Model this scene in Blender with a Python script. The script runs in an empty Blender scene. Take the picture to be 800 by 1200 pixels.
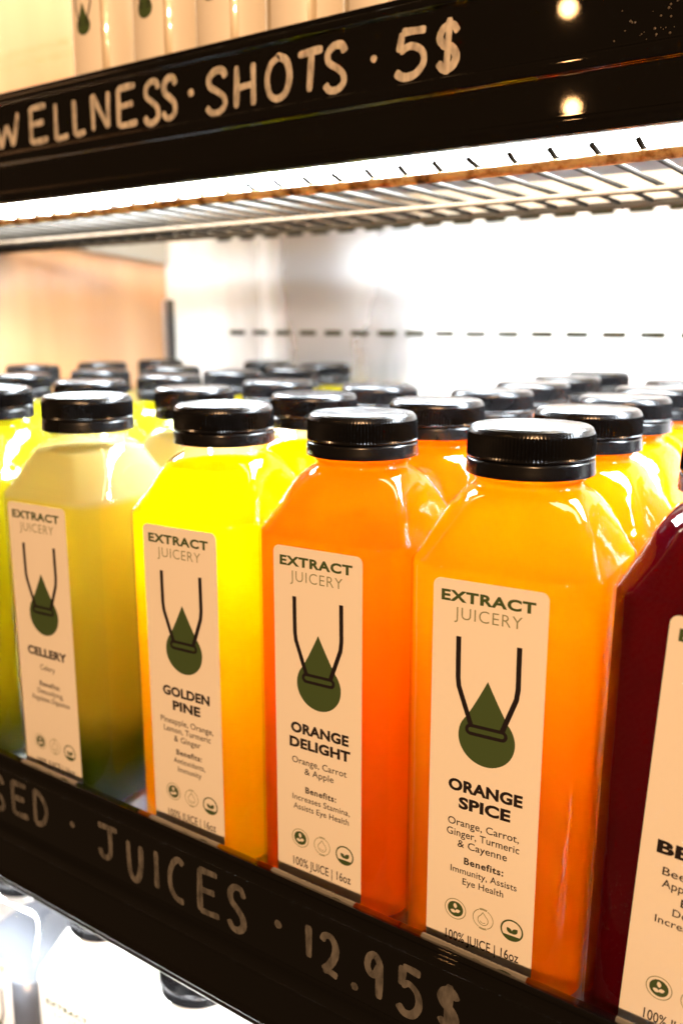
import bpy, bmesh, math, random
from mathutils import Vector, Matrix
random.seed(7)
S = bpy.context.scene
COL = S.collection
MM = 0.001

# ------------------------------------------------------------------ camera
cam_d = bpy.data.cameras.new("camera"); cam = bpy.data.objects.new("camera", cam_d); COL.objects.link(cam)
cam.location = (0.07337, -0.26083, 0.21615)
cam.rotation_euler = (math.radians(90 - 11.911), 0, math.radians(34.674))
cam_d.sensor_fit = 'VERTICAL'; cam_d.sensor_height = 36.0; cam_d.lens = 31.30
cam_d.clip_start = 0.01; cam_d.clip_end = 50
cam_d.dof.use_dof = True; cam_d.dof.focus_distance = 0.290; cam_d.dof.aperture_fstop = 8.5
cam_d.dof.aperture_blades = 0
S.camera = cam

# ------------------------------------------------------------------ world and lamps
W = bpy.data.worlds.new("World"); S.world = W; W.use_nodes = True
W.node_tree.nodes['Background'].inputs[0].default_value = (1.0, 0.56, 0.28, 1)
W.node_tree.nodes['Background'].inputs[1].default_value = 0.09

def lamp(name, loc, power, color, radius):
    l = bpy.data.lights.new(name, 'POINT'); l.energy = power; l.color = color; l.shadow_soft_size = radius
    o = bpy.data.objects.new(name, l); o.location = loc; COL.objects.link(o); return o
lamp("room_lamp", (-0.41, -0.82, 0.622), 1.0, (1.0, 0.50, 0.18), 0.010)
lamp("room_lamp", (0.95, -1.7, 1.05), 270, (1.0, 0.57, 0.275), 0.04)  # added warm fill lamp, placed so its reflection misses the visible rails

def area(name, loc, rot, sx, sy, power, color):
    l = bpy.data.lights.new(name, 'AREA'); l.shape = 'RECTANGLE'; l.size = sx; l.size_y = sy; l.energy = power; l.color = color
    o = bpy.data.objects.new(name, l); o.location = loc; o.rotation_euler = rot; COL.objects.link(o); return o
# the LED bar of the bay above (its fascia is above the frame)
area("upper_bay_led", (-0.30, 0.22, 0.62), (0, 0, 0), 1.9, 0.20, 24.0, (1.0, 0.85, 0.62))

S.view_settings.view_transform = 'Standard'; S.view_settings.look = 'None'
S.view_settings.exposure = 0.0; S.view_settings.gamma = 1.0; S.view_settings.use_curve_mapping = False
S.render.engine = 'CYCLES'
S.cycles.max_bounces = 20; S.cycles.transparent_max_bounces = 32; S.cycles.transmission_bounces = 12
S.cycles.glossy_bounces = 6; S.cycles.diffuse_bounces = 14
S.cycles.sample_clamp_indirect = 80.0
S.cycles.caustics_reflective = False; S.cycles.caustics_refractive = False

LED_POWER = 185.0
LOW_LED_POWER = 190.0

# ------------------------------------------------------------------ materials
def mat(name):
    m = bpy.data.materials.new(name); m.use_nodes = True
    nt = m.node_tree
    return m, nt, nt.nodes['Principled BSDF'], nt.nodes['Material Output']
def P(name, base, rough=0.5, spec=0.5, metal=0.0, coat=0.0, bump=None, var=None):
    m, nt, b, out = mat(name)
    b.inputs['Base Color'].default_value = (*base, 1); b.inputs['Roughness'].default_value = rough
    b.inputs['Specular IOR Level'].default_value = spec; b.inputs['Metallic'].default_value = metal
    b.inputs['Coat Weight'].default_value = coat; b.inputs['Coat Roughness'].default_value = 0.05
    tc = nt.nodes.new('ShaderNodeTexCoord')
    if bump:
        n = nt.nodes.new('ShaderNodeTexNoise'); n.inputs['Scale'].default_value = bump[0]; n.inputs['Detail'].default_value = 5
        bp = nt.nodes.new('ShaderNodeBump'); bp.inputs['Strength'].default_value = bump[1]; bp.inputs['Distance'].default_value = bump[2]
        nt.links.new(tc.outputs['Object'], n.inputs['Vector']); nt.links.new(n.outputs['Fac'], bp.inputs['Height'])
        nt.links.new(bp.outputs['Normal'], b.inputs['Normal'])
    if var:   # roughness variation (smears, dust)
        n = nt.nodes.new('ShaderNodeTexNoise'); n.inputs['Scale'].default_value = var[0]; n.inputs['Detail'].default_value = 8
        r = nt.nodes.new('ShaderNodeMapRange'); r.inputs[1].default_value = 0.35; r.inputs[2].default_value = 0.7
        r.inputs[3].default_value = var[1]; r.inputs[4].default_value = var[2]
        nt.links.new(tc.outputs['Object'], n.inputs['Vector']); nt.links.new(n.outputs['Fac'], r.inputs[0])
        nt.links.new(r.outputs[0], b.inputs['Roughness'])
    return m

M = {}
M['cap'] = P('black_cap_plastic', (0.004, 0.004, 0.0045), 0.22, 0.32, bump=(700, 0.03, 0.0003), var=(60, 0.2, 0.32))
M['rail'] = P('black_gloss_rail', (0.004, 0.0036, 0.003), 0.03, 0.36, bump=(500, 0.008, 0.0002), var=(35, 0.012, 0.035))
M['paper'] = P('label_paper', (0.80, 0.765, 0.70), 0.42, 0.4, bump=(1500, 0.05, 0.0002))
M['ink_green'] = P('ink_dark_green', (0.050, 0.085, 0.028), 0.4, 0.4)
M['ink_black'] = P('ink_black', (0.013, 0.009, 0.010), 0.4, 0.4)
M['ink_pale'] = P('ink_grey_green', (0.23, 0.25, 0.15), 0.4, 0.4)
M['steel'] = P('brushed_steel', (0.62, 0.62, 0.63), 0.35, 0.5, metal=1.0, var=(14, 0.25, 0.5))
M['bracket'] = P('grey_bracket_steel', (0.24, 0.245, 0.24), 0.5, 0.5, var=(25, 0.35, 0.6))
M['plate'] = P('grey_shelf_plate', (0.13, 0.14, 0.155), 0.6, 0.12, var=(18, 0.5, 0.75))
M['deck'] = P('white_deck', (0.42, 0.42, 0.41), 0.3, 0.5, var=(30, 0.2, 0.45))
M['slot'] = P('slot_olive_gap', (0.018, 0.017, 0.008), 0.9, 0.05)
M['dark'] = P('dark_upright', (0.03, 0.03, 0.032), 0.4, 0.5)
M['shot_juice'] = P('shot_fill', (0.55, 0.47, 0.33), 0.3, 0.4)

def emis(name, color, strength):
    m, nt, b, out = mat(name)
    b.inputs['Base Color'].default_value = (0.9, 0.9, 0.9, 1)
    b.inputs['Emission Color'].default_value = (*color, 1); b.inputs['Emission Strength'].default_value = strength
    return m
M['led'] = emis('led_diffuser', (0.84, 0.93, 1.0), LED_POWER)
M['led_low'] = emis('led_diffuser_low', (0.93, 0.97, 1.0), LOW_LED_POWER)

def shell(name, tint=(1, 1, 1), bumpk=0.3, milky=0.0):
    m, nt, b, out = mat(name); nt.nodes.remove(b)
    tr = nt.nodes.new('ShaderNodeBsdfTransparent'); tr.inputs[0].default_value = (*tint, 1)
    gl = nt.nodes.new('ShaderNodeBsdfGlossy'); gl.inputs['Roughness'].default_value = 0.045
    lw = nt.nodes.new('ShaderNodeLayerWeight'); lw.inputs[0].default_value = 0.5   # two-sided Schlick
    pw = nt.nodes.new('ShaderNodeMath'); pw.operation = 'POWER'; pw.inputs[1].default_value = 5.0
    fr = nt.nodes.new('ShaderNodeMath'); fr.operation = 'MULTIPLY_ADD'; fr.inputs[1].default_value = 0.93; fr.inputs[2].default_value = 0.055
    nt.links.new(lw.outputs['Facing'], pw.inputs[0]); nt.links.new(pw.outputs[0], fr.inputs[0])
    mx = nt.nodes.new('ShaderNodeMixShader')
    tc = nt.nodes.new('ShaderNodeTexCoord')
    n = nt.nodes.new('ShaderNodeTexNoise'); n.inputs['Scale'].default_value = 70; n.inputs['Detail'].default_value = 2
    bp = nt.nodes.new('ShaderNodeBump'); bp.inputs['Strength'].default_value = bumpk; bp.inputs['Distance'].default_value = 0.002
    nt.links.new(tc.outputs['Object'], n.inputs['Vector']); nt.links.new(n.outputs['Fac'], bp.inputs['Height'])
    nt.links.new(bp.outputs['Normal'], gl.inputs['Normal']); nt.links.new(bp.outputs['Normal'], lw.inputs['Normal'])
    src = tr
    if milky:
        d = nt.nodes.new('ShaderNodeBsdfTranslucent'); d.inputs[0].default_value = (*tint, 1)
        m2 = nt.nodes.new('ShaderNodeMixShader'); m2.inputs[0].default_value = milky
        nt.links.new(tr.outputs[0], m2.inputs[1]); nt.links.new(d.outputs[0], m2.inputs[2]); src = m2
    nt.links.new(fr.outputs[0], mx.inputs[0]); nt.links.new(src.outputs[0], mx.inputs[1]); nt.links.new(gl.outputs[0], mx.inputs[2])
    nt.links.new(mx.outputs[0], out.inputs[0])
    return m
M['shell'] = shell('clear_bottle_plastic')
M['shell_cloudy'] = shell('clouded_bottle_plastic', (0.96, 0.94, 0.86), 0.25, 0.05)
M['pane'] = shell('clear_shelf_pane', (0.96, 0.98, 1.0), 0.03)

def juice(name, col, thru, k=0.62, sediment=None, serum=None):
    """cloudy juice: part of the light scatters back (col), part is passed on into and out of the bottle (thru)"""
    m, nt, b, out = mat(name); nt.nodes.remove(b)
    df = nt.nodes.new('ShaderNodeBsdfDiffuse'); df.inputs[0].default_value = (*col, 1)
    tl = nt.nodes.new('ShaderNodeBsdfTranslucent'); tl.inputs[0].default_value = (*thru, 1)
    mx = nt.nodes.new('ShaderNodeMixShader'); mx.inputs[0].default_value = k
    nt.links.new(df.outputs[0], mx.inputs[1]); nt.links.new(tl.outputs[0], mx.inputs[2]); nt.links.new(mx.outputs[0], out.inputs[0])
    if sediment:
        sc, st, z0, z1, wob = sediment
        tc = nt.nodes.new('ShaderNodeTexCoord')
        sx = nt.nodes.new('ShaderNodeSeparateXYZ'); nt.links.new(tc.outputs['Object'], sx.inputs[0])
        n = nt.nodes.new('ShaderNodeTexNoise'); n.inputs['Scale'].default_value = 22; n.inputs['Detail'].default_value = 4
        nt.links.new(tc.outputs['Object'], n.inputs['Vector'])
        ma = nt.nodes.new('ShaderNodeMath'); ma.operation = 'MULTIPLY_ADD'
        nt.links.new(n.outputs['Fac'], ma.inputs[0]); ma.inputs[1].default_value = wob; nt.links.new(sx.outputs[2], ma.inputs[2])
        r = nt.nodes.new('ShaderNodeMapRange'); r.interpolation_type = 'SMOOTHSTEP'
        r.inputs[1].default_value = z0; r.inputs[2].default_value = z1
        nt.links.new(ma.outputs[0], r.inputs[0])
        for node, c1, c0 in ((df, col, sc), (tl, thru, st)):
            mm = nt.nodes.new('ShaderNodeMix'); mm.data_type = 'RGBA'
            nt.links.new(r.outputs[0], mm.inputs[0]); mm.inputs[6].default_value = (*c0, 1); mm.inputs[7].default_value = (*c1, 1)
            nt.links.new(mm.outputs[2], node.inputs[0])
            if serum:
                r2 = nt.nodes.new('ShaderNodeMapRange'); r2.interpolation_type = 'SMOOTHSTEP'
                r2.inputs[1].default_value = serum[0]; r2.inputs[2].default_value = serum[1]
                nt.links.new(sx.outputs[2], r2.inputs[0])
                m3 = nt.nodes.new('ShaderNodeMix'); m3.data_type = 'RGBA'
                nt.links.new(r2.outputs[0], m3.inputs[0]); nt.links.new(mm.outputs[2], m3.inputs[6]); m3.inputs[7].default_value = (*serum[2], 1)
                nt.links.new(m3.outputs[2], node.inputs[0])
    return m
M['amber'] = juice('amber_juice', (0.84, 0.20, 0.001), (0.90, 0.46, 0.006), 0.70)
M['orange'] = juice('deep_orange_juice', (0.76, 0.10, 0.001), (0.86, 0.36, 0.003), 0.70)
M['yellow'] = juice('yellow_juice', (0.99, 0.27, 0.001), (1.0, 0.75, 0.006), 0.80)
M['celery'] = juice('celery_juice', (0.40, 0.32, 0.025), (0.66, 0.56, 0.075), 0.66, ((0.022, 0.034, 0.002), (0.14, 0.20, 0.01), 0.040, 0.066, 0.030), (0.1385, 0.1425, (0.52, 0.45, 0.23)))
M['olive'] = juice('olive_juice', (0.45, 0.39, 0.008), (0.60, 0.56, 0.04), 0.62, ((0.06, 0.06, 0.004), (0.3, 0.3, 0.03), 0.030, 0.060, 0.030))
M['beet'] = juice('beet_juice', (0.065, 0.001, 0.005), (0.24, 0.0015, 0.007), 0.4)
M['white_milk'] = juice('white_milk', (0.84, 0.82, 0.76), (0.9, 0.86, 0.78), 0.3)
M['grey_drink'] = P('charcoal_drink', (0.10, 0.11, 0.13), 0.25, 0.5)

def chalk_mat(name, col, keep):
    m, nt, b, out = mat(name)
    b.inputs['Base Color'].default_value = (*col, 1); b.inputs['Roughness'].default_value = 0.7
    tc = nt.nodes.new('ShaderNodeTexCoord'); mp = nt.nodes.new('ShaderNodeMapping')
    mp.inputs['Scale'].default_value = (420, 420, 160)
    n = nt.nodes.new('ShaderNodeTexNoise'); n.inputs['Scale'].default_value = 1.0; n.inputs['Detail'].default_value = 4
    nt.links.new(tc.outputs['Object'], mp.inputs[0]); nt.links.new(mp.outputs[0], n.inputs['Vector'])
    r = nt.nodes.new('ShaderNodeMapRange'); r.inputs[1].default_value = 0.09; r.inputs[2].default_value = 0.62
    r.inputs[3].default_value = keep; r.inputs[4].default_value = 1.0
    nt.links.new(n.outputs['Fac'], r.inputs[0]); nt.links.new(r.outputs[0], b.inputs['Alpha'])
    return m
M['chalk'] = chalk_mat('chalk_paint', (0.58, 0.54, 0.48), 0.18)
M['chalk_dim'] = chalk_mat('worn_chalk_paint', (0.12, 0.113, 0.105), 0.0)

def rust_mat():
    m, nt, b, out = mat('rusty_zinc_wire')
    tc = nt.nodes.new('ShaderNodeTexCoord'); n = nt.nodes.new('ShaderNodeTexNoise')
    n.inputs['Scale'].default_value = 160; n.inputs['Detail'].default_value = 6
    nt.links.new(tc.outputs['Object'], n.inputs['Vector'])
    cr = nt.nodes.new('ShaderNodeValToRGB'); e = cr.color_ramp.elements
    e[0].position = 0.30; e[0].color = (0.030, 0.014, 0.006, 1); e[1].position = 0.56; e[1].color = (0.42, 0.29, 0.14, 1)
    k = cr.color_ramp.elements.new(0.42); k.color = (0.19, 0.095, 0.032, 1)
    nt.links.new(n.outputs['Fac'], cr.inputs[0]); nt.links.new(cr.outputs[0], b.inputs['Base Color'])
    b.inputs['Metallic'].default_value = 0.0; b.inputs['Roughness'].default_value = 0.6; b.inputs['Specular IOR Level'].default_value = 0.12
    bp = nt.nodes.new('ShaderNodeBump'); bp.inputs['Strength'].default_value = 0.5; bp.inputs['Distance'].default_value = 0.0006
    nt.links.new(n.outputs['Fac'], bp.inputs['Height']); nt.links.new(bp.outputs['Normal'], b.inputs['Normal'])
    return m
M['rust'] = rust_mat()
M['rust_dark'] = P('brown_wire', (0.028, 0.018, 0.010), 0.7, 0.05, var=(90, 0.6, 0.8), bump=(160, 0.4, 0.0006))
M['wire'] = P('dull_zinc_wire', (0.010, 0.008, 0.006), 0.7, 0.03, var=(90, 0.6, 0.8))

def wall_mat():
    m, nt, b, out = mat('white_enamel_wall')
    tc = nt.nodes.new('ShaderNodeTexCoord'); mp = nt.nodes.new('ShaderNodeMapping'); mp.inputs['Scale'].default_value = (9, 1, 2.2)
    n = nt.nodes.new('ShaderNodeTexNoise'); n.inputs['Scale'].default_value = 1.6; n.inputs['Detail'].default_value = 5
    nt.links.new(tc.outputs['Object'], mp.inputs[0]); nt.links.new(mp.outputs[0], n.inputs['Vector'])
    # bare, greyer steel band with white enamel to its right
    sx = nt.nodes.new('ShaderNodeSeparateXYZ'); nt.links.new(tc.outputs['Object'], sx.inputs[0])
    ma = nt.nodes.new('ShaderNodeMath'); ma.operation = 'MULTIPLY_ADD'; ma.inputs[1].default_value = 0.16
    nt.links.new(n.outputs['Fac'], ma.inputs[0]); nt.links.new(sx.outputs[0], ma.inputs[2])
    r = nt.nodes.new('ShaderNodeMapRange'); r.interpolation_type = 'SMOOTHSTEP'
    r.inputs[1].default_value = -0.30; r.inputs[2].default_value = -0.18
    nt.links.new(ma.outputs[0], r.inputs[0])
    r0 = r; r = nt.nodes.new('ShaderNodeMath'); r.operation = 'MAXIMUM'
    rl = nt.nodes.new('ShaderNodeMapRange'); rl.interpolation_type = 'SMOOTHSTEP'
    rl.inputs[1].default_value = -0.455; rl.inputs[2].default_value = -0.36; rl.inputs[3].default_value = 1.0; rl.inputs[4].default_value = 0.0  # white at the left end paints the corner's blown-out glare into the colour
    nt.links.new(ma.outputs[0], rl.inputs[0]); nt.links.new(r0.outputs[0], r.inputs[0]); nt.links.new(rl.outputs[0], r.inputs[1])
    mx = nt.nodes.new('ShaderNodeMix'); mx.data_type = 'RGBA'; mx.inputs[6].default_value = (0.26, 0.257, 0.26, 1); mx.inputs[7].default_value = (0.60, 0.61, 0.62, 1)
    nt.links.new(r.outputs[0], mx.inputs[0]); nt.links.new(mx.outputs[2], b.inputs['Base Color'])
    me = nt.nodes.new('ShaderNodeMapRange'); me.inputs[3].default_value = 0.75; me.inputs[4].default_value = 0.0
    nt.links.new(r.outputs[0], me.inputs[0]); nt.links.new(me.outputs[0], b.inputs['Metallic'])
    rr = nt.nodes.new('ShaderNodeMapRange'); rr.inputs[3].default_value = 0.22; rr.inputs[4].default_value = 0.34
    nt.links.new(n.outputs['Fac'], rr.inputs[0]); nt.links.new(rr.outputs[0], b.inputs['Roughness'])
    return m
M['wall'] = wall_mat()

def side_mat():
    m, nt, b, out = mat('peach_laminate_behind_glass')
    tc = nt.nodes.new('ShaderNodeTexCoord'); mp = nt.nodes.new('ShaderNodeMapping'); mp.inputs['Scale'].default_value = (1, 14, 1.2)
    n = nt.nodes.new('ShaderNodeTexNoise'); n.inputs['Scale'].default_value = 1.8; n.inputs['Detail'].default_value = 4
    nt.links.new(tc.outputs['Object'], mp.inputs[0]); nt.links.new(mp.outputs[0], n.inputs['Vector'])
    cr = nt.nodes.new('ShaderNodeValToRGB'); e = cr.color_ramp.elements
    e[0].position = 0.3; e[0].color = (0.31, 0.16, 0.075, 1); e[1].position = 0.7; e[1].color = (0.40, 0.23, 0.12, 1)
    nt.links.new(n.outputs['Fac'], cr.inputs[0]); nt.links.new(cr.outputs[0], b.inputs['Base Color'])
    b.inputs['Roughness'].default_value = 0.45; b.inputs['Coat Weight'].default_value = 1.0; b.inputs['Coat Roughness'].default_value = 0.06
    return m
M['side'] = side_mat()

# ------------------------------------------------------------------ mesh helpers (all in millimetres, scaled on linking)
def link(name, bm, mats, parent=None, smooth=True, loc=(0, 0, 0), tocm=True):
    me = bpy.data.meshes.new(name)
    if tocm: bmesh.ops.scale(bm, vec=(MM, MM, MM), verts=bm.verts)
    bm.normal_update(); bm.to_mesh(me); bm.free()
    for m in (mats if isinstance(mats, (list, tuple)) else [mats]): me.materials.append(m)
    for p in me.polygons: p.use_smooth = smooth
    o = bpy.data.objects.new(name, me); COL.objects.link(o)
    o.location = [c * MM for c in loc]
    if parent: o.parent = parent
    return o
def autosmooth(o, deg=40):
    me = o.data; bm = bmesh.new(); bm.from_mesh(me)
    for e in bm.edges:
        if len(e.link_faces) == 2 and e.calc_face_angle(0) > math.radians(deg): e.smooth = False
    bm.to_mesh(me); bm.free()
def thing(name, label, cat, loc=(0, 0, 0), rz=0, group=None):
    o = bpy.data.objects.new(name, None); COL.objects.link(o); o.empty_display_size = 0.02
    o.location = [c * MM for c in loc]; o.rotation_euler = (0, 0, rz)
    o['label'] = label; o['category'] = cat
    if group: o['group'] = group
    return o
def box(bm, x0, x1, y0, y1, z0, z1, bevel=0, mi=0):
    g = bmesh.ops.create_cube(bm, size=1)
    vs = g['verts']
    for v in vs:
        v.co = ((x0 + x1) / 2 + v.co.x * (x1 - x0), (y0 + y1) / 2 + v.co.y * (y1 - y0), (z0 + z1) / 2 + v.co.z * (z1 - z0))
    fs = set(f for v in vs for f in v.link_faces)
    for f in fs: f.material_index = mi
    if bevel:
        es = list(set(e for v in vs for e in v.link_edges))
        bmesh.ops.bevel(bm, geom=es, offset=bevel, segments=2, profile=0.5, affect='EDGES')
def tube(bm, pts, r, n=10, mi=0, capped=True):
    pts = [Vector(p) for p in pts]; rings = []
    for i, p in enumerate(pts):
        t = (pts[min(i + 1, len(pts) - 1)] - pts[max(i - 1, 0)]).normalized()
        a = Vector((0, 0, 1)) if abs(t.z) < 0.9 else Vector((0, 1, 0))
        u = t.cross(a).normalized(); w = t.cross(u)
        rings.append([bm.verts.new(p + (u * math.cos(k * 2 * math.pi / n) + w * math.sin(k * 2 * math.pi / n)) * r) for k in range(n)])
    for A, B in zip(rings, rings[1:]):
        for k in range(n):
            bm.faces.new((A[k], A[(k + 1) % n], B[(k + 1) % n], B[k])).material_index = mi
    if capped:
        bm.faces.new(rings[0][::-1]).material_index = mi; bm.faces.new(rings[-1]).material_index = mi
def rings_mesh(bm, rings, top=True, bottom=True):
    vr = [[bm.verts.new(c) for c in r] for r in rings]; n = len(vr[0])
    for A, B in zip(vr, vr[1:]):
        for k in range(n): bm.faces.new((A[k], A[(k + 1) % n], B[(k + 1) % n], B[k]))
    if bottom: bm.faces.new(vr[0][::-1])
    if top: bm.faces.new(vr[-1])
    return vr

# ------------------------------------------------------------------ flat lettering and marks, in label space (x right, z up)
_txt = {}
def text_tris(s, offset=0.0, spacing=1.0, shear=0.0):
    key = (s, offset, spacing)
    if key in _txt: return _txt[key]
    c = bpy.data.curves.new('lettering', 'FONT'); c.body = s; c.size = 1; c.offset = offset; c.space_character = spacing
    c.resolution_u = 4
    o = bpy.data.objects.new('lettering', c); COL.objects.link(o)
    dg = bpy.context.evaluated_depsgraph_get(); dg.update()
    me = o.evaluated_get(dg).to_mesh(); me.calc_loop_triangles()
    V = [(v.co.x, v.co.y) for v in me.vertices]; T = [tuple(t.vertices) for t in me.loop_triangles]
    o.to_mesh_clear() if False else None
    bpy.data.objects.remove(o); bpy.data.curves.remove(c)
    _txt[key] = (V, T); return V, T
def put_text(bm, s, xc, zb, w, h, mi, y, offset=0.0, spacing=1.0, tilt=0.0, ref=None, fn=None):
    """text centred on xc with cap height h, baseline zb and overall width w; ref = text whose height defines h"""
    V, T = text_tris(s, offset, spacing)
    RV, _ = text_tris(ref or 'H', offset, 1.0)
    xs = [v[0] for v in V]; x0, x1 = min(xs), max(xs); hh = max(v[1] for v in RV) - min(v[1] for v in RV)
    b0 = min(v[1] for v in RV)
    kx = w / (x1 - x0); kz = h / hh; vs = []
    for (a, b) in V:
        X = (a - (x0 + x1) / 2) * kx; Z = (b - b0) * kz
        X, Z = xc + X, zb + Z + X * tilt
        vs.append(bm.verts.new(fn(X, y, Z) if fn else (X, y, Z)))
    for t in T:
        try:
            f = bm.faces.new([vs[i] for i in t]); f.material_index = mi
        except ValueError: pass
def poly(bm, pts, mi, y):
    vs = [bm.verts.new((a, y, b)) for a, b in pts]
    es = [bm.edges.new((vs[i], vs[(i + 1) % len(vs)])) for i in range(len(vs))]
    r = bmesh.ops.triangle_fill(bm, use_beauty=True, edges=es)
    for g in r['geom']:
        if isinstance(g, bmesh.types.BMFace): g.material_index = mi
def stroke(bm, pts, w, mi, y, closed=False, fn=None, cap=False):
    """flat ribbon of width w (number or per-point list) along pts"""
    n = len(pts); L = []; 
    for i in range(n):
        a = pts[(i - 1) % n] if closed or i > 0 else pts[i]; b = pts[(i + 1) % n] if closed or i < n - 1 else pts[i]
        dx, dz = b[0] - a[0], b[1] - a[1]; l = math.hypot(dx, dz) or 1
        ww = (w[i] if isinstance(w, list) else w) / 2
        nx, nz = -dz / l * ww, dx / l * ww
        pa, pb = (pts[i][0] + nx, y, pts[i][1] + nz), (pts[i][0] - nx, y, pts[i][1] - nz)
        L.append((bm.verts.new(fn(*pa) if fn else pa), bm.verts.new(fn(*pb) if fn else pb)))
    for i in range(n if closed else n - 1):
        A, B = L[i], L[(i + 1) % n]
        f = bm.faces.new((A[0], A[1], B[1], B[0])); f.material_index = mi
def smooth_path(pts, k=6):
    """Catmull-Rom through pts"""
    out = []
    for i in range(len(pts) - 1):
        p0 = pts[max(i - 1, 0)]; p1 = pts[i]; p2 = pts[i + 1]; p3 = pts[min(i + 2, len(pts) - 1)]
        for j in range(k):
            t = j / k
            out.append(tuple(0.5 * ((2 * p1[c]) + (-p0[c] + p2[c]) * t + (2 * p0[c] - 5 * p1[c] + 4 * p2[c] - p3[c]) * t * t + (-p0[c] + 3 * p1[c] - 3 * p2[c] + p3[c]) * t ** 3) for c in (0, 1)))
    out.append(tuple(pts[-1])); return out
def circle(x, z, r, n=28, a0=0, a1=360):
    full = abs(a1 - a0) >= 360
    m = n if full else n + 1
    return [(x + r * math.cos(math.radians(a0 + (a1 - a0) * i / n)), z + r * math.sin(math.radians(a0 + (a1 - a0) * i / n))) for i in range(m)]
def drop_outline(x, z, r, apex):
    """teardrop: circle of radius r at (x, z), apex height above centre"""
    d = apex; ang = math.degrees(math.acos(min(0.99, r / d)))
    a0 = 90 + ang - 14; a1 = 90 - ang + 14 + 360
    arc = circle(x, z, r, 36, a0, a1)
    # slightly concave flanks to the tip
    s, e = arc[0], arc[-1]; tip = (x - 0.1, z + d)
    def q(p, t, c): return tuple((1 - t) ** 2 * p[i] + 2 * t * (1 - t) * c[i] + t * t * tip[i] for i in (0, 1))
    cl = (x - r * 0.40, z + d * 0.60); cr = (x + r * 0.40, z + d * 0.60)
    right = [q(e, t / 6, cr) for t in range(1, 6)]; left = [q(s, t / 6, cl) for t in range(1, 6)]
    return arc + right + [tip] + left[::-1]
def leaf(bm, x, z, l, w, ang, mi, y):
    c, s = math.cos(math.radians(ang)), math.sin(math.radians(ang)); pts = []
    for t in range(9):
        u = t / 8; pts.append((u * l, w * math.sin(math.pi * u) ** 0.8))
    for t in range(7, 0, -1):
        u = t / 8; pts.append((u * l, -w * math.sin(math.pi * u) ** 0.8))
    poly(bm, [(x + a * c - b * s, z + a * s + b * c) for a, b in pts], mi, y)
def logo(bm, y):
    poly(bm, drop_outline(0.6, 89.3, 9.35, 19.2), 1, y)
    y2 = y - 0.06
    L = [(-9.5, 121.5), (-9.45, 114), (-9.35, 108), (-9.0, 105.2), (-4.6, 93.0)]
    R = [(10.1, 121.4), (10.15, 114), (10.2, 108), (9.8, 104.6), (5.6, 93.0)]
    stroke(bm, L, 1.65, 2, y2); stroke(bm, R, 1.65, 2, y2)
    # rounded bar
    pts = circle(5.6, 91.6, 1.35, 10, -90, 90) + circle(-4.6, 91.6, 1.35, 10, 90, 270)
    stroke(bm, pts, 1.15, 2, y2 - 0.04, closed=True)
def badges(bm, y):
    x, z = -8.0, 26.7
    poly(bm, circle(x, z, 2.75), 1, y)
    stroke(bm, circle(x, z, 3.65), 0.28, 3, y, closed=True)
    for a, xx, zz in ((100, 0.1, 0.2), (25, -0.1, -1.0), (165, 0.2, -1.2)): leaf(bm, x + xx, z + zz, 2.0, 0.62, a, 0, y - 0.05)
    x, z = 1.7, 26.4
    for a0, a1 in ((200, 245), (-50, -20), (20, 60), (120, 160)): pass
    stroke(bm, circle(x, z, 3.45, 16, 115, 245), 0.25, 3, y); stroke(bm, circle(x, z, 3.45, 16, -65, 65), 0.25, 3, y)
    for k in range(7):
        a = math.radians(72 + k * 6); stroke(bm, [(x + 3.2 * math.cos(a), z + 3.2 * math.sin(a)), (x + 3.9 * math.cos(a), z + 3.9 * math.sin(a))], 0.3, 3, y)
        a = math.radians(252 + k * 6); stroke(bm, [(x + 3.2 * math.cos(a), z + 3.2 * math.sin(a)), (x + 3.9 * math.cos(a), z + 3.9 * math.sin(a))], 0.3, 3, y)
    stroke(bm, drop_outline(x, z - 0.45, 1.75, 2.9), 0.26, 3, y, closed=True)
    stroke(bm, circle(x, z - 0.5, 1.0, 8, 200, 320), 0.22, 3, y)
    x, z = 11.5, 25.9
    stroke(bm, circle(x, z, 3.55, 36), 0.55, 1, y, closed=True)
    poly(bm, circle(x, z, 3.4, 14, 212, 328), 1, y - 0.03)
    leaf(bm, x, z - 1.1, 2.5, 0.75, 130, 1, y - 0.04); leaf(bm, x + 0.1, z - 1.1, 2.7, 0.85, 48, 1, y - 0.04)

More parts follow.
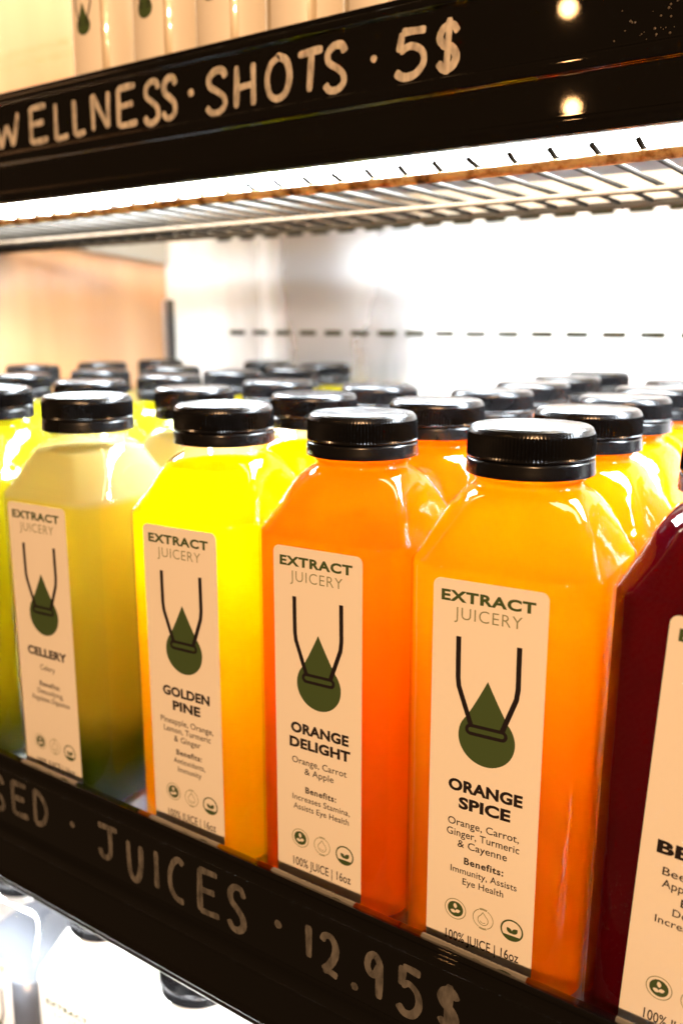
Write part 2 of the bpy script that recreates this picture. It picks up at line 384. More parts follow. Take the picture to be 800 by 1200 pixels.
def label_mesh(title, lines, benefits, name):
    """one label: paper with its print, x centred, y = 0 is the paper's back, print faces -y"""
    bm = bmesh.new(); w, z0, z1, r = 18.4, 7.5, 139.5, 2.4
    out = []
    for cx, cz, a in ((w - r, z1 - r, 0), (-w + r, z1 - r, 90), (-w + r, z0 + r, 180), (w - r, z0 + r, 270)):
        out += [(cx + r * math.cos(math.radians(a + k * 15)), cz + r * math.sin(math.radians(a + k * 15))) for k in range(7)]
    f = [bm.verts.new((a, -0.18, b)) for a, b in out]; k = [bm.verts.new((a, 0, b)) for a, b in out]
    bm.faces.new(f); n = len(out)
    for i in range(n): bm.faces.new((f[i], k[i], k[(i + 1) % n], f[(i + 1) % n]))
    for fc in bm.faces: fc.material_index = 0
    y = -0.25
    put_text(bm, 'EXTRACT', -0.55, 132.5, 30.2, 3.6, 1, y, 0.040, 1.12)
    put_text(bm, 'JUICERY', -0.3, 127.1, 21.8, 3.75, 3, y, -0.006, 1.1)
    logo(bm, y)
    if title:
        z = 69.3
        for t in title:
            wd = {'ORANGE': 24.8, 'SPICE': 17.4, 'DELIGHT': 26.2, 'GOLDEN': 24.4, 'PINE': 14.4, 'CELLERY': 25.6, 'BEET IT': 29.2}[t]
            put_text(bm, t, 0.75, z, wd, 4.15, 2, y, 0.045, 1.04); z -= 5.9
        z = z - 0.1 if len(title) == 2 else z - 1.0
        z = 57.2 if len(title) == 2 else 63.0
        for t, wd in lines: put_text(bm, t, 0.5, z, wd, 2.55, 2, y, 0.008, 1.03, ref='H'); z -= 3.75
        z = 44.0 if len(lines) == 3 else (46.0 if len(title) == 2 else 55.0)
        put_text(bm, 'Benefits:', 1.2, z, 13.4, 2.5, 2, y, 0.026, 1.13); z -= 3.75
        for t, wd in benefits: put_text(bm, t, 1.2, z, wd, 2.35, 2, y, 0.008, 1.03); z -= 3.7
    badges(bm, y)
    put_text(bm, '100% JUICE | 16oz', 1.4, 14.9, 25.4, 3.5, 2, y, 0.010, 1.02)
    return link(name, bm, [M['paper'], M['ink_green'], M['ink_black'], M['ink_pale']], smooth=False)

# ------------------------------------------------------------------ the juice bottle
ANG = sorted([i * 2 * math.pi / 112 for i in range(112)] + [math.radians(q * 90 + c + d) for q in range(4) for c in (15.5, 74.5) for d in (-2.4, -1.2, 0.35, 1.4, 2.6)])
def section(a, cham, t, z):
    """chamfered square of half width a, chamfer leg cham, blended to a circle by t"""
    pts = []; b = 2 * a - cham; n = 26
    for th in ANG:
        c, s = abs(math.cos(th)), abs(math.sin(th))
        r8 = ((c / a) ** n + (s / a) ** n + ((c + s) / b) ** n) ** (-1 / n)
        r = r8 * (1 - t) + a * t
        pts.append((r * math.cos(th), r * math.sin(th), z))
    return pts
PROFILE = [  # z, half width, chamfer leg, roundness
    (0.3, 27.5, 7, 0), (0.8, 29.3, 7.4, 0), (2.0, 30.7, 7.8, 0), (4.0, 31.5, 8, 0), (30, 31.5, 8, 0), (70, 31.45, 8, 0), (110, 31.5, 8, 0),
    (139.5, 31.5, 8, 0), (141.6, 31.45, 8, 0), (142.8, 31.1, 8.1, 0), (143.6, 30.5, 8.3, 0.0), (146, 29.4, 8.9, 0.02), (150, 27.7, 9.6, 0.05),
    (154, 26.0, 10, 0.12), (157.5, 24.5, 10, 0.24), (160.2, 23.2, 10, 0.42), (162.2, 21.9, 9.5, 0.62), (163.7, 20.5, 9, 0.82), (164.7, 19.2, 8, 0.95), (165.3, 18.0, 8, 1.0), (166.0, 17.2, 8, 1.0),
    (167.2, 16.9, 8, 1), (167.7, 17.9, 8, 1), (168.6, 18.1, 8, 1), (169.2, 17.2, 8, 1), (173, 17.0, 8, 1), (182, 17.0, 8, 1)]
def interp(z):
    for p, q in zip(PROFILE, PROFILE[1:]):
        if p[0] <= z <= q[0]:
            t = (z - p[0]) / (q[0] - p[0]); return tuple(p[i] + (q[i] - p[i]) * t for i in (1, 2, 3))
    return PROFILE[-1][1:]
def body_mesh():
    bm = bmesh.new(); rings_mesh(bm, [section(a, c, t, z) for z, a, c, t in PROFILE]); return bm
def fill_mesh(level):
    bm = bmesh.new(); rs = []
    for z, a, c, t in PROFILE:
        if z < level - 0.4: rs.append(section(a - 0.7, c, t, z + (0.6 if z < 3 else 0)))
    a, c, t = interp(level); rs.append(section(a - 0.75, c, t, level)); rs.append(section(a - 1.6, c, t, level + 0.25))
    rings_mesh(bm, rs); return bm
def cap_mesh():
    bm = bmesh.new(); n = 432; rs = []
    def ring(r, z, rib=0):
        o = []
        for k in range(n):
            ph = (k % 4) / 4; d = rib * (0, 0.55, 1, 0.55)[k % 4]
            a = 2 * math.pi * k / n; o.append(((r - d) * math.cos(a), (r - d) * math.sin(a), z))
        return o
    for r, z, rb in ((18.6, 174.6, 0), (19.9, 174.7, 0), (20.25, 175.0, 0), (20.35, 175.4, 0.0), (20.35, 176.0, 0.75), (20.25, 179, 0.75), (20.15, 181.6, 0.7), (19.95, 182.5, 0.15), (19.7, 183.3, 0), (19.2, 184.2, 0), (18.4, 184.8, 0), (17.4, 185.0, 0), (16.6, 184.9, 0), (16.0, 184.7, 0), (8, 184.7, 0)):
        rs.append(ring(r, z, rb))
    rings_mesh(bm, rs); return bm
def ring_mesh():
    bm = bmesh.new(); n = 96; rs = []
    for r, z in ((17.8, 169.6), (20.2, 169.5), (20.65, 169.75), (20.7, 170.5), (20.5, 171.6), (20.4, 173.6), (20.3, 174.25), (19.95, 174.5), (18.0, 174.5)):
        rs.append([(r * math.cos(2 * math.pi * k / n), r * math.sin(2 * math.pi * k / n), z) for k in range(n)])
    rings_mesh(bm, rs); return bm

PROTO = {}
def make_bottle(kind, fluid, level, label_data, cloudy=False):
    root = thing('juice_bottle', 'juice bottle', 'bottle')
    link('bottle_body', body_mesh(), M['shell_cloudy'] if cloudy else M['shell'], root)
    link('juice_fill', fill_mesh(level), M[fluid], root)
    c = link('screw_cap', cap_mesh(), M['cap'], root); autosmooth(c, 24)
    r = link('tamper_ring', ring_mesh(), M['cap'], c); autosmooth(r, 50)
    l = label_mesh(*label_data, 'label'); l.parent = root; l.location = (0, -31.55 * MM, 0)
    PROTO[kind] = root; return root
def copy_tree(o, parent=None):
    c = o.copy(); COL.objects.link(c)
    if parent: c.parent = parent; c.matrix_parent_inverse = Matrix.Identity(4)
    for ch in o.children: copy_tree(ch, c)
    return c
USED = set()
def place(kind, x, y, rot, label, group=None, off=0.0, lean=0.0, z=0.0, twist=0.0):
    if kind in USED: o = copy_tree(PROTO[kind])
    else: o = PROTO[kind]; USED.add(kind)
    o.location = (x * MM, y * MM, z * MM); o.rotation_euler = (0, math.radians(lean), math.radians(rot))
    o['label'] = label
    if group: o['group'] = group
    for ch in o.children:
        if ch.name.startswith('label'): ch.location.x = off * MM; ch.rotation_euler = (0, math.radians(twist), 0)
        if ch.name.startswith('screw_cap'): ch.rotation_euler = (0, 0, random.uniform(0, 6))
    return o
BEN = [('Immunity, Assists', 22.6), ('Eye Health', 14.0)]
make_bottle('amber', 'amber', 169.0, (['ORANGE', 'SPICE'], [('Orange, Carrot,', 24.0), ('Ginger, Turmeric', 24.6), ('& Cayenne', 16.8)], BEN))
make_bottle('orange', 'orange', 169.0, (['ORANGE', 'DELIGHT'], [('Orange, Carrot', 23.6), ('& Apple', 12.6)], [('Increases Stamina,', 25.0), ('Assists Eye Health', 24.2)]))
make_bottle('yellow', 'yellow', 160.6, (['GOLDEN', 'PINE'], [('Pineapple, Orange,', 27.6), ('Lemon, Turmeric', 24.6), ('& Ginger', 14.0)], [('Antioxidants,', 16.6), ('Immunity', 12.4)]))
make_bottle('celery', 'celery', 161.0, (['CELLERY'], [('Celery', 9.6)], [('Detoxifying,', 17.0), ('Regulates Digestion', 24.6)]), cloudy=True)
make_bottle('olive', 'olive', 166.0, ([], [], []))
make_bottle('beet', 'beet', 169.0, (['BEET IT'], [('Beet, Carrot,', 24.0), ('Apple & Lemon', 23.4)], [('Detoxifying,', 17.0), ('Increases Energy', 26.0)]))

GR = 'juice bottles standing in columns on the middle shelf'
ORD = ['', 'second', 'third', 'fourth', 'fifth', 'sixth']
ROWS = {
 'amber': [(-38.6, 7.9, 4.3), (-43.3, 73.7, 1), (-49.7, 138.1, -2), (-54, 203, 3), (-58, 268, 0)],
 'orange': [(-105.8, 11.6, 2.9), (-110.4, 76.4, 2), (-115.7, 142, -1), (-122.2, 207.5, 2), (-127.0, 272, 0), (-129.2, 336, 1)],
 'yellow': [(-171.1, 9.0, 3.1), (-174.5, 74.9, 1), (-179.4, 139.5, 4)],
 'celery': [(-251.5, 6.6, 2.7), (-249.2, 73.4, -3), (-247.7, 139.5, 2)],
 'olive': [(-332.8, 13.0, 0), (-336.2, 79.5, 2), (-339.5, 145.0, -2), (-344, 209.5, 1), (-341, 273.5, 0), (-357, 338, 2)],
}
FRONT = {
 'amber': 'large amber orange juice bottle in the front row, just left of the dark red one',
 'orange': 'deep orange juice bottle in the front row, between the bright yellow and the amber one',
 'yellow': 'bright yellow juice bottle in the front row with clear neck above the juice',
 'celery': 'pale green juice bottle in the front row with dark sediment and an empty clear shoulder',
 'olive': 'olive yellow juice bottle in the front row, cut by the left edge of the photo',
}
NM = {'amber': ('amber juice bottle', 'amber front bottle'), 'orange': ('deep orange juice bottle', 'deep orange front bottle'),
      'yellow': ('bright yellow juice bottle', 'bright yellow front bottle'), 'celery': ('pale green juice bottle', 'pale green front bottle'),
      'olive': ('olive yellow juice bottle', 'olive yellow front bottle')}
OFFS = {'amber': -0.2, 'orange': 0.5, 'yellow': 1.8, 'celery': -1.0, 'olive': 0}
for kind, rows in ROWS.items():
    for i, (x, y, r) in enumerate(rows):
        if i == 0: lab = FRONT[kind]
        elif i == 1: lab = '%s directly behind the %s' % (NM[kind][0], NM[kind][1])
        elif i == len(rows) - 1: lab = 'rearmost %s of the column behind the %s' % (NM[kind][0], NM[kind][1])
        else: lab = '%s, %s in the column behind the %s' % (NM[kind][0], ORD[i], NM[kind][1])
        place(kind, x, y, r, lab, GR, off=OFFS[kind] if i == 0 else random.uniform(-1, 1))
LEFT = [(-427.3, 97.4, 'black capped bottle nearest the front left edge, left of the olive column'), (-425.5, 163.2, 'black capped bottle in the middle of the column left of the olive one'),
        (-421.6, 230.0, 'black capped bottle third back in the column left of the olive one'), (-424, 345, 'black capped bottle standing against the back wall left of the olive column')]
for x, y, lab in LEFT: place('olive', x, y, random.uniform(-4, 4), lab, GR)
SIDE = [(-528.6, 183.6, 'front bottle of the far left column beside the peach side panel'), (-525.7, 250.7, 'middle bottle of the far left column beside the peach side panel'),
        (-525.1, 317.2, 'rear bottle of the far left column beside the dark corner upright')]
for x, y, lab in SIDE: place('celery', x, y, random.uniform(-4, 4), lab, GR)
beet = place('beet', 26.4, 8.5, 0.5, 'dark red juice bottle at the right edge with water beads near its foot', GR, off=1.3, lean=0.75, twist=2.0)
for i, yy in enumerate((75, 141)):  # bottles added out of view to block light from the right side
    place('beet', 26.5, yy, 1, ['dark red juice bottle behind the dark red front bottle', 'rearmost dark red juice bottle at the right edge'][i], GR)
# water beads on the dark red bottle
bm = bmesh.new()
for k in range(260):
    zz = 4 + 55 * random.random() ** 2.2; xx = random.uniform(-23.5, -15.2) if random.random() < 0.8 else -random.uniform(24, 31)
    if xx > -23.5: p = Vector((xx, -31.5, zz)); nrm = Vector((0, -1, 0))
    else: p = Vector((xx, -31.5 - (xx + 23.5), zz)); nrm = Vector((-1, -1, 0)).normalized()
    rr = random.uniform(0.10, 0.36)
    g = bmesh.ops.create_icosphere(bm, subdivisions=1, radius=rr)
    for v in g['verts']:
        d = v.co.dot(nrm); v.co -= nrm * d * 0.45; v.co += p
wb = link('water_beads', bm, M['shell'], beet); wb['kind'] = 'stuff'

# ------------------------------------------------------------------ hand-painted letters
GLYPH = {  # strokes in a unit box
 'S': [[(0.95, 0.80), (0.80, 0.97), (0.45, 0.98), (0.18, 0.84), (0.22, 0.64), (0.55, 0.50), (0.85, 0.34), (0.88, 0.14), (0.60, 0.01), (0.25, 0.02), (0.04, 0.17)]],
 'E': [[(0.08, 1.0), (0.06, 0.5), (0.05, 0.0)], [(0.06, 0.97), (0.55, 0.985), (0.95, 0.99)], [(0.06, 0.52), (0.5, 0.535), (0.8, 0.55)], [(0.05, 0.03), (0.5, 0.03), (1.0, 0.06)]],
 'D': [[(0.12, 1.0), (0.10, 0.5), (0.08, 0.0)], [(0.10, 0.98), (0.50, 0.93), (0.88, 0.70), (0.94, 0.42), (0.72, 0.14), (0.38, 0.02), (0.08, 0.02)]],
 'J': [[(0.05, 0.97), (0.5, 0.99), (1.0, 1.0)], [(0.62, 0.99), (0.64, 0.55), (0.60, 0.18), (0.42, 0.02), (0.18, 0.05), (0.08, 0.25)]],
 'U': [[(0.06, 1.0), (0.06, 0.55), (0.14, 0.16), (0.42, 0.01), (0.72, 0.12), (0.92, 0.50), (0.95, 1.0)]],
 'I': [[(0.55, 1.0), (0.5, 0.5), (0.45, 0.0)]],
 'C': [[(0.98, 0.90), (0.72, 0.99), (0.38, 0.86), (0.14, 0.55), (0.20, 0.22), (0.52, 0.04), (0.95, 0.02)]],
 '1': [[(0.6, 1.0), (0.55, 0.5), (0.5, 0.0)]],
 '2': [[(0.04, 0.80), (0.22, 0.97), (0.60, 0.99), (0.88, 0.80), (0.84, 0.52), (0.50, 0.22), (0.10, 0.03)], [(0.10, 0.03), (0.5, 0.05), (1.0, 0.0)]],
 '9': [[(0.92, 0.84), (0.60, 0.99), (0.22, 0.90), (0.08, 0.68), (0.30, 0.52), (0.66, 0.56), (0.90, 0.76)], [(0.93, 0.90), (0.90, 0.5), (0.86, 0.0)]],
 '5': [[(0.98, 0.95), (0.6, 0.97), (0.24, 0.98)], [(0.24, 0.98), (0.20, 0.75), (0.17, 0.56)], [(0.17, 0.56), (0.50, 0.66), (0.86, 0.52), (0.92, 0.26), (0.66, 0.04), (0.30, 0.01), (0.04, 0.14)]],
 '$': [[(0.90, 0.72), (0.70, 0.86), (0.34, 0.84), (0.16, 0.68), (0.32, 0.54), (0.66, 0.46), (0.84, 0.30), (0.70, 0.14), (0.34, 0.10), (0.10, 0.24)], [(0.56, 1.0), (0.50, 0.5), (0.44, 0.0)]],
 'W': [[(0.02, 1.0), (0.14, 0.5), (0.24, 0.0)], [(0.24, 0.0), (0.38, 0.38), (0.50, 0.68)], [(0.50, 0.68), (0.62, 0.36), (0.72, 0.02)], [(0.72, 0.02), (0.86, 0.5), (0.98, 1.0)]],
 'L': [[(0.10, 1.0), (0.08, 0.5), (0.06, 0.0)], [(0.06, 0.03), (0.5, 0.03), (0.98, 0.06)]],
 'N': [[(0.06, 0.0), (0.06, 0.5), (0.08, 1.0)], [(0.08, 1.0), (0.48, 0.5), (0.90, 0.02)], [(0.90, 0.02), (0.92, 0.5), (0.96, 1.0)]],
 'H': [[(0.12, 1.0), (0.10, 0.5), (0.06, 0.0)], [(0.92, 1.0), (0.92, 0.5), (0.90, 0.0)], [(0.08, 0.46), (0.5, 0.49), (0.90, 0.50)]],
 'O': [[(0.56, 0.99), (0.22, 0.86), (0.05, 0.52), (0.16, 0.14), (0.46, 0.01), (0.80, 0.14), (0.95, 0.50), (0.84, 0.86), (0.56, 0.99), (0.48, 0.97)]],
 'T': [[(0.0, 0.95), (0.5, 0.98), (1.0, 0.99)], [(0.56, 0.98), (0.50, 0.5), (0.44, 0.0)]],
}
LOW = [('S', -279.7, -264.1, -5.4, 14.8), ('E', -261.3, -247.1, -3.4, 15.5), ('D', -245.8, -233.4, -3.0, 16.0), ('.', -219.5, -216.5, 5.1, 7.6), ('J', -203.2, -188.1, -3.3, 14.4), ('U', -185.1, -173.9, -7.0, 12.8), ('I', -169.1, -165.2, -5.6, 13.8), ('C', -162.5, -150.7, -6.6, 14.7), ('E', -145.9, -132.6, -6.0, 15.3), ('S', -131.0, -119.6, -6.6, 14.6), ('.', -107.2, -104.0, 4.3, 7.1), ('1', -93.4, -90.4, -3.1, 12.6), ('2', -87.9, -78.2, -5.5, 12.1), ('.', -74.0, -71.1, -5.4, -3.0), ('9', -69.4, -60.6, -5.9, 13.3), ('5', -57.3, -45.5, -6.3, 14.3), ('$', -42.3, -31.8, -5.1, 15.0)]
UP = [('W', -395.6, -370.2, 311.6, 331.8), ('E', -363.9, -345.9, 311.4, 332.8), ('L', -342.9, -329.0, 311.1, 332.4), ('L', -327.5, -315.5, 311.6, 332.2), ('N', -313.3, -296.6, 312.2, 332.8), ('E', -293.9, -276.7, 311.7, 333.3), ('S', -275.2, -260.7, 311.0, 333.1), ('S', -262.4, -249.4, 311.9, 333.1), ('.', -243.4, -239.8, 321.5, 324.1), ('S', -233.8, -217.4, 310.4, 331.9), ('H', -216.0, -200.7, 310.9, 331.9), ('O', -197.7, -180.5, 311.6, 332.0), ('T', -179.6, -163.4, 312.3, 331.6), ('S', -166.0, -151.4, 311.0, 331.9), ('.', -141.0, -138.1, 320.8, 323.1), ('5', -131.3, -113.4, 311.1, 331.5), ('$', -112.4, -98.6, 309.6, 333.0)]
def lettering(bm, letters, y, wdt, seed):
    rnd = random.Random(seed); layer = 0
    for ch, x0, x1, z0, z1 in letters:
        if ch == '.':
            cx, cz, r = (x0 + x1) / 2, (z0 + z1) / 2, max(x1 - x0, z1 - z0) * 0.52
            bm.faces.new([bm.verts.new((a + rnd.uniform(-.12, .12), y, b + rnd.uniform(-.12, .12))) for a, b in circle(cx, cz, r, 14)]); continue
        m = wdt / 2
        for st in GLYPH[ch]:
            pts = [(x0 + m + (x1 - x0 - 2 * m) * a, z0 + m + (z1 - z0 - 2 * m) * b) for a, b in st]
            pts = smooth_path(pts, 7) if len(pts) > 2 else [tuple(pts[0][c] + (pts[1][c] - pts[0][c]) * t / 8 for c in (0, 1)) for t in range(9)]
            n = len(pts); ph = rnd.uniform(0, 6)
            ws = [wdt * (0.92 + 0.10 * math.sin(ph + 5.0 * i / n) + rnd.uniform(-.03, .03)) for i in range(n)]
            # rounded ends
            for j, k in ((0, 0.55), (1, 0.88)):
                ws[j] *= k; ws[n - 1 - j] *= k
            layer = (layer + 1) % 6
            stroke(bm, pts, ws, 0, y - 0.012 * layer)

# ------------------------------------------------------------------ shelves
def rail_profile(y, zt, zb):
    """fascia cross section, outer face at y, from zt down to zb; returns closed loop of (y, z)"""
    h = zt - zb; s = h / 66.0
    o = [(6, -5.2), (3.4, -4.1), (1.0, -3.0), (-0.3, -2.7), (-0.9, -3.2), (-1.1, -4.2), (-0.5, -5.0), (-1.6, -5.6), (-2.2, -6.6), (-2.2, -8.4), (-1.6, -9.2), (0.0, -9.8), (0.0, -10.2), (0.0, -35.6),
         (0.0, -36.0), (-0.5, -36.8), (-1.9, -37.3), (-2.5, -38.2), (-2.5, -42.2), (-1.8, -43.2), (-0.9, -43.9), (-1.3, -45.0), (-1.33, -45.4), (-2.06, -58.8), (-2.09, -59.2), (-3.1, -60.2), (-3.2, -61.6), (-2.6, -62.6), (-2.4, -64.6), (-1.8, -65.8), (-0.6, -66.0), (3, -66), (3, -8), (6, -7)]
    return [(y + a, zt + b * s) for a, b in o]
def rail(parent, y, zt, zb, x0, x1):
    bm = bmesh.new(); prof = rail_profile(y, zt, zb)
    A = [bm.verts.new((x0, a, b)) for a, b in prof]; B = [bm.verts.new((x1, a, b)) for a, b in prof]; n = len(prof)
    for i in range(n): bm.faces.new((A[i], A[(i + 1) % n], B[(i + 1) % n], B[i]))
    bm.faces.new(A[::-1]); bm.faces.new(B)
    bmesh.ops.recalc_face_normals(bm, faces=bm.faces)
    bmesh.ops.bevel(bm, geom=[e for e in bm.edges if abs((e.verts[0].co - e.verts[1].co).x) > 10], offset=0.22, segments=2, profile=0.5, affect='EDGES')
    o = link('fascia_rail', bm, M['rail'], parent); autosmooth(o, 28); return o

X0, X1 = -588.0, 640.0
mid = thing('display_shelf', 'middle cooler shelf of juice bottles with black rail reading JUICES 12.95$', 'shelf', (0, 0, 0))
rl = rail(mid, -42, 28.5, -41, X0, X1)
bm = bmesh.new(); lettering(bm, LOW, -42.06, 3.0, 3)
link('chalk_lettering', bm, M['chalk_dim'], mid, smooth=False)
bm = bmesh.new(); box(bm, X0, X1, -38.5, 388, -4, 0, 0.8); link('deck', bm, M['deck'], mid, smooth=False)
bm = bmesh.new(); box(bm, X0 + 10, X1 - 10, -37, -25, -40, -33, 1.5); link('led_strip', bm, M['led_low'], mid, smooth=False)
bm = bmesh.new(); box(bm, X0, X1, -38.6, -6, -32.5, -4.5, 1); link('led_housing', bm, M['bracket'], mid, smooth=False)

top = thing('display_shelf', 'upper cooler shelf with rusty wire rack, black front rail painted with WELLNESS SHOTS 5$', 'shelf', (0, 0, 0))
rl2 = rail(top, 70, 344.5, 283.2, X0, X1)
bm = bmesh.new(); lettering(bm, UP, 69.94, 3.3, 5)
link('chalk_lettering', bm, M['chalk'], top, smooth=False)
# dried specks and drops on the rail face
bm = bmesh.new(); rnd = random.Random(11)
for k in range(46):
    x = rnd.gauss(-24, 9); z = 312 + rnd.gauss(4, 5)
    if not 309 < z < 333: continue
    r = rnd.uniform(0.12, 0.5); g = bmesh.ops.create_icosphere(bm, subdivisions=2, radius=r)
    for v in g['verts']: v.co.y *= 0.5; v.co += Vector((x, 70.0, z))
d = link('water_drops', bm, P('water_drop', (0.10, 0.085, 0.07), 0.05, 1.0), top)
bm = bmesh.new(); box(bm, X0 + 80, X1 - 6, 79.5, 138, 286, 290, 1.0); link('led_strip', bm, M['led'], top, smooth=False)
bm = bmesh.new(); box(bm, X0, X1, 73.6, 142, 290.4, 304, 1.0); link('led_housing', bm, M['bracket'], top, smooth=False)
bm = bmesh.new(); box(bm, X0, X1, 142.4, 214, 291, 294, 0.8); link('shelf_plate', bm, M['plate'], top, smooth=False)
rk = bpy.data.objects.new('wire_rack', None); COL.objects.link(rk); rk.parent = top
bm = bmesh.new(); 
tube(bm, [(x, 74 + 0.5 * math.sin(x * .03), 274.6 + 0.4 * math.sin(x * 0.021)) for x in range(int(X0), int(X1), 12)], 2.1, 12); link('front_bar', bm, M['rust'], rk)
bm = bmesh.new()
tube(bm, [(X0, 202, 274.3), (0, 202, 274.3), (X1, 202, 274.3)], 2.0, 10); tube(bm, [(X0, 140, 272.0), (X1, 140, 272.0)], 1.3, 8); link('rear_bar', bm, M['rust_dark'], rk)
bm = bmesh.new()
x = X0 + 6; j = 0
while x < X1:
    w = random.uniform(-0.8, 0.8)
    tube(bm, [(x + w - 1.0, 70.8, 279.6), (x, 75.5, 277.2), (x, 90, 276.6), (x, 200, 275.6), (x + w, 206, 273.4)], 1.15, 8); x += 16.25
link('cross_wires', bm, M['wire'], rk)
# end bracket: a plate deeper towards the back
bm = bmesh.new()
pr = [(76, 304), (76, 296.5), (200, 287.5), (388, 274.5), (388, 318), (200, 312)]
A = [bm.verts.new((-586.5, a, b)) for a, b in pr]; B = [bm.verts.new((-583.5, a, b)) for a, b in pr]; n = len(pr)
bm.faces.new(A); bm.faces.new(B[::-1])
for i in range(n): bm.faces.new((A[i], B[i], B[(i + 1) % n], A[(i + 1) % n]))
bmesh.ops.recalc_face_normals(bm, faces=bm.faces); link('end_bracket', bm, M['bracket'], top, smooth=False)

low = thing('display_shelf', 'bottom cooler shelf below the frame that carries the white drink bottles', 'shelf', (0, 0, -265))
bm = bmesh.new(); box(bm, X0, X1, -60, 388, -4, 0, 0.8); link('deck', bm, M['deck'], low, smooth=False)

# ------------------------------------------------------------------ cabinet walls
wall = thing('back_wall', 'white enamelled cooler back wall with rows of dark horizontal slots', 'wall', (0, 392, 0))
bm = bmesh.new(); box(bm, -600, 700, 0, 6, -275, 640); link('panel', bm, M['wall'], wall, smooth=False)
def slot_row(z, x0, x1, hgt, wid):
    bm = bmesh.new(); x = x0
    while x < x1: box(bm, x, x + wid, -1.2, -0.02, z - hgt / 2, z + hgt / 2, 0.5); x += 27.6
    link('slot_row', bm, M['slot'], wall, smooth=False)
slot_row(208.6, -506, 640, 4.2, 17.5)
slot_row(296.5, -520, 640, 8.0, 18.0)
slot_row(488, -590, 640, 4.5, 17.5); slot_row(499, -575, 640, 4.5, 17.5)
side = thing('side_wall', 'glossy peach coloured cooler side panel at the far left', 'wall', (-594, 150, 0))
bm = bmesh.new(); box(bm, -6, 4, -180, 241, -275, 640); link('panel', bm, M['side'], side, smooth=False)
up = thing('corner_upright', 'dark slotted metal upright in the back left corner', 'shelf support', (-583, 389, 0))
bm = bmesh.new(); box(bm, -2, 4, -3, 2.2, 0.5, 240, 0.6); link('channel', bm, M['dark'], up, smooth=False)
bm = bmesh.new(); box(bm, -7, -2.4, -4, 2.2, 0.5, 240, 0.6); link('edge_strip', bm, M['steel'], up, smooth=False)

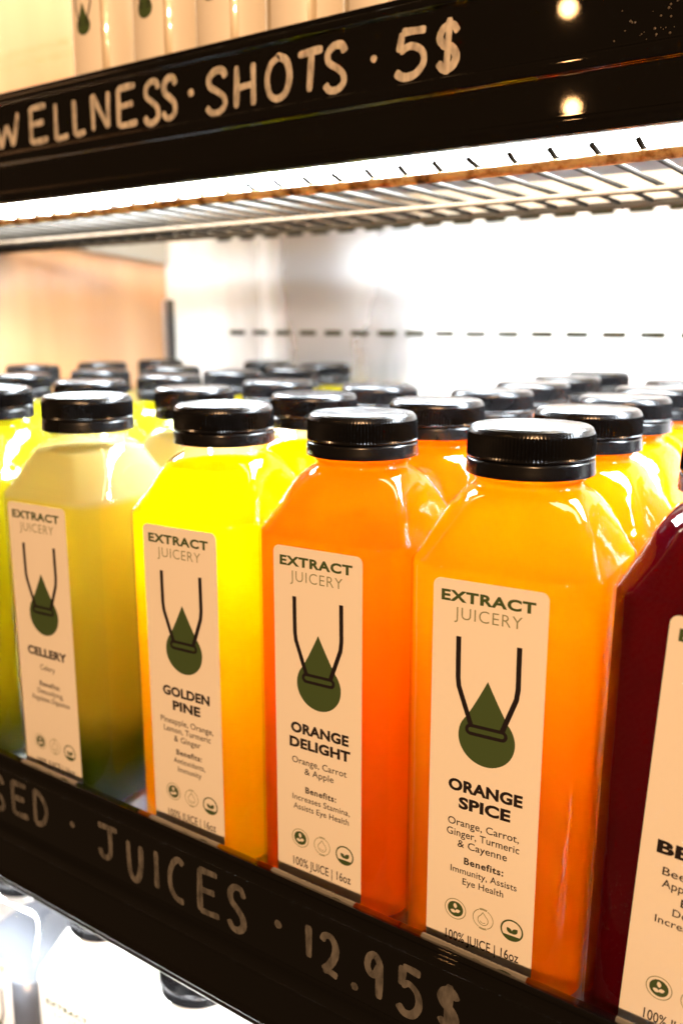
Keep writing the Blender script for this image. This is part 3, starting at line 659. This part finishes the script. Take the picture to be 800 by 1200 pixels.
# ------------------------------------------------------------------ shot bottles on the upper shelf
SR = 20.3
def bend(x, y, z): a = x / SR; r = SR - y; return (r * math.sin(a), -r * math.cos(a), z)
def make_shot():
    root = thing('shot_bottle', 'shot', 'bottle')
    n = 64
    def lat(prof):
        bm = bmesh.new(); rings_mesh(bm, [[(r * math.cos(2 * math.pi * k / n), r * math.sin(2 * math.pi * k / n), z) for k in range(n)] for r, z in prof]); return bm
    link('bottle_body', lat([(17, 0), (19.5, .8), (SR, 3), (SR, 84), (19.6, 88), (16, 95), (13, 99), (12.4, 101), (12.4, 112)]), M['shell'], root)
    link('shot_fill', lat([(17, 1), (19, 1.6), (19.6, 3), (19.6, 84), (19, 87.6), (15.4, 94.5), (15, 95)]), M['shot_juice'], root)
    o = link('screw_cap', lat([(14, 101), (14.4, 101.5), (14.4, 113), (13.6, 114.2), (12.5, 114.5)]), M['cap'], root); autosmooth(o)
    bm = bmesh.new(); y = -0.35
    for a0, a1 in ((-64, -9), (2, 64)):
        m = 16; zs = (20, 96 - 12)
        vs = [[bm.verts.new(bend(math.radians(a0 + (a1 - a0) * k / m) * SR, -0.2, z)) for z in zs] for k in range(m + 1)]
        for A, B in zip(vs, vs[1:]): bm.faces.new((A[0], B[0], B[1], A[1]))
    xc = -13.2
    out = drop_outline(0, 62.5, 4.6, 11.0)
    # teardrop laid as thin upright strips so it follows the curve
    K = 20; zs = []
    for k in range(K + 1):
        dx = -4.6 + 9.2 * k / K; lo = 62.5 - math.sqrt(max(0, 4.6 ** 2 - dx * dx))
        hi = max(62.5 + math.sqrt(max(0, 4.6 ** 2 - dx * dx)), 73.5 - abs(dx) * 2.55 if abs(dx) < 4.1 else 0)
        zs.append((bm.verts.new(bend(xc + dx, y, lo)), bm.verts.new(bend(xc + dx, y, hi))))
    for A, B in zip(zs, zs[1:]): bm.faces.new((A[0], B[0], B[1], A[1])).material_index = 1
    for sgn in (-1, 1):
        stroke(bm, [(xc + sgn * 5.2, 83), (xc + sgn * 5.2, 74), (xc + sgn * 5.0, 72), (xc + sgn * 2.6, 64.6)], 0.8, 2, y - 0.08, fn=bend)
    stroke(bm, circle(xc + 2.2, 63.6, 0.8, 8, -90, 90) + circle(xc - 2.2, 63.6, 0.8, 8, 90, 270), 0.6, 2, y - 0.1, closed=True, fn=bend)
    put_text(bm, 'Ginger, Lemon', 10.5, 80.2, 15, 1.9, 2, y, 0.01, fn=bend)
    put_text(bm, '& Cayenne', 10.5, 77.0, 10.5, 1.9, 2, y, 0.01, fn=bend)
    bmesh.ops.recalc_face_normals(bm, faces=bm.faces)
    link('label', bm, [M['paper'], M['ink_green'], M['ink_black']], root)
    return root
shot = make_shot(); GS = 'small shot bottles along the upper shelf'
SX = [-323, -277, -234, -191, -148, -105, -62]
SL = ['leftmost small shot bottle on the upper shelf, beside the bright empty wall', 'second small shot bottle from the left above the S of WELLNESS',
      'small shot bottle standing above the word SHOTS', 'small shot bottle cut off at the top right of the word SHOTS',
      'small shot bottle above the painted dot before the price', 'small shot bottle above the painted price 5$', 'rightmost small shot bottle above the blank end of the rail']
for i, x in enumerate(SX):
    o = shot if i == 0 else copy_tree(shot)
    o.location = (x * MM, 96 * MM, 0.3045); o.rotation_euler = (0, 0, math.radians(42 + random.uniform(-4, 4))); o['label'] = SL[i]; o['group'] = GS
    
# ------------------------------------------------------------------ white drinks in the bay below
make_bottle('grey', 'grey_drink', 128.0, ([], [], []))
make_bottle('white', 'white_milk', 166.0, ([], [], []))
GB = 'drink bottles in the bright bay below the middle shelf'
place('grey', -336, 15, 3, 'clear bottle of grey drink at the lower left corner with white label', GB, z=-264.7)
place('white', -270, 16, 4, 'white drink bottle below the rail, right of the grey drink', GB, z=-264.7)
place('white', -197, 11, 2, 'white drink bottle below the word JUICES, its black cap peeking under the rail', GB, z=-264.7)
place('white', -131, 11, 2, 'white drink bottle at the bottom edge, mostly hidden by the black rail', GB, z=-264.7)
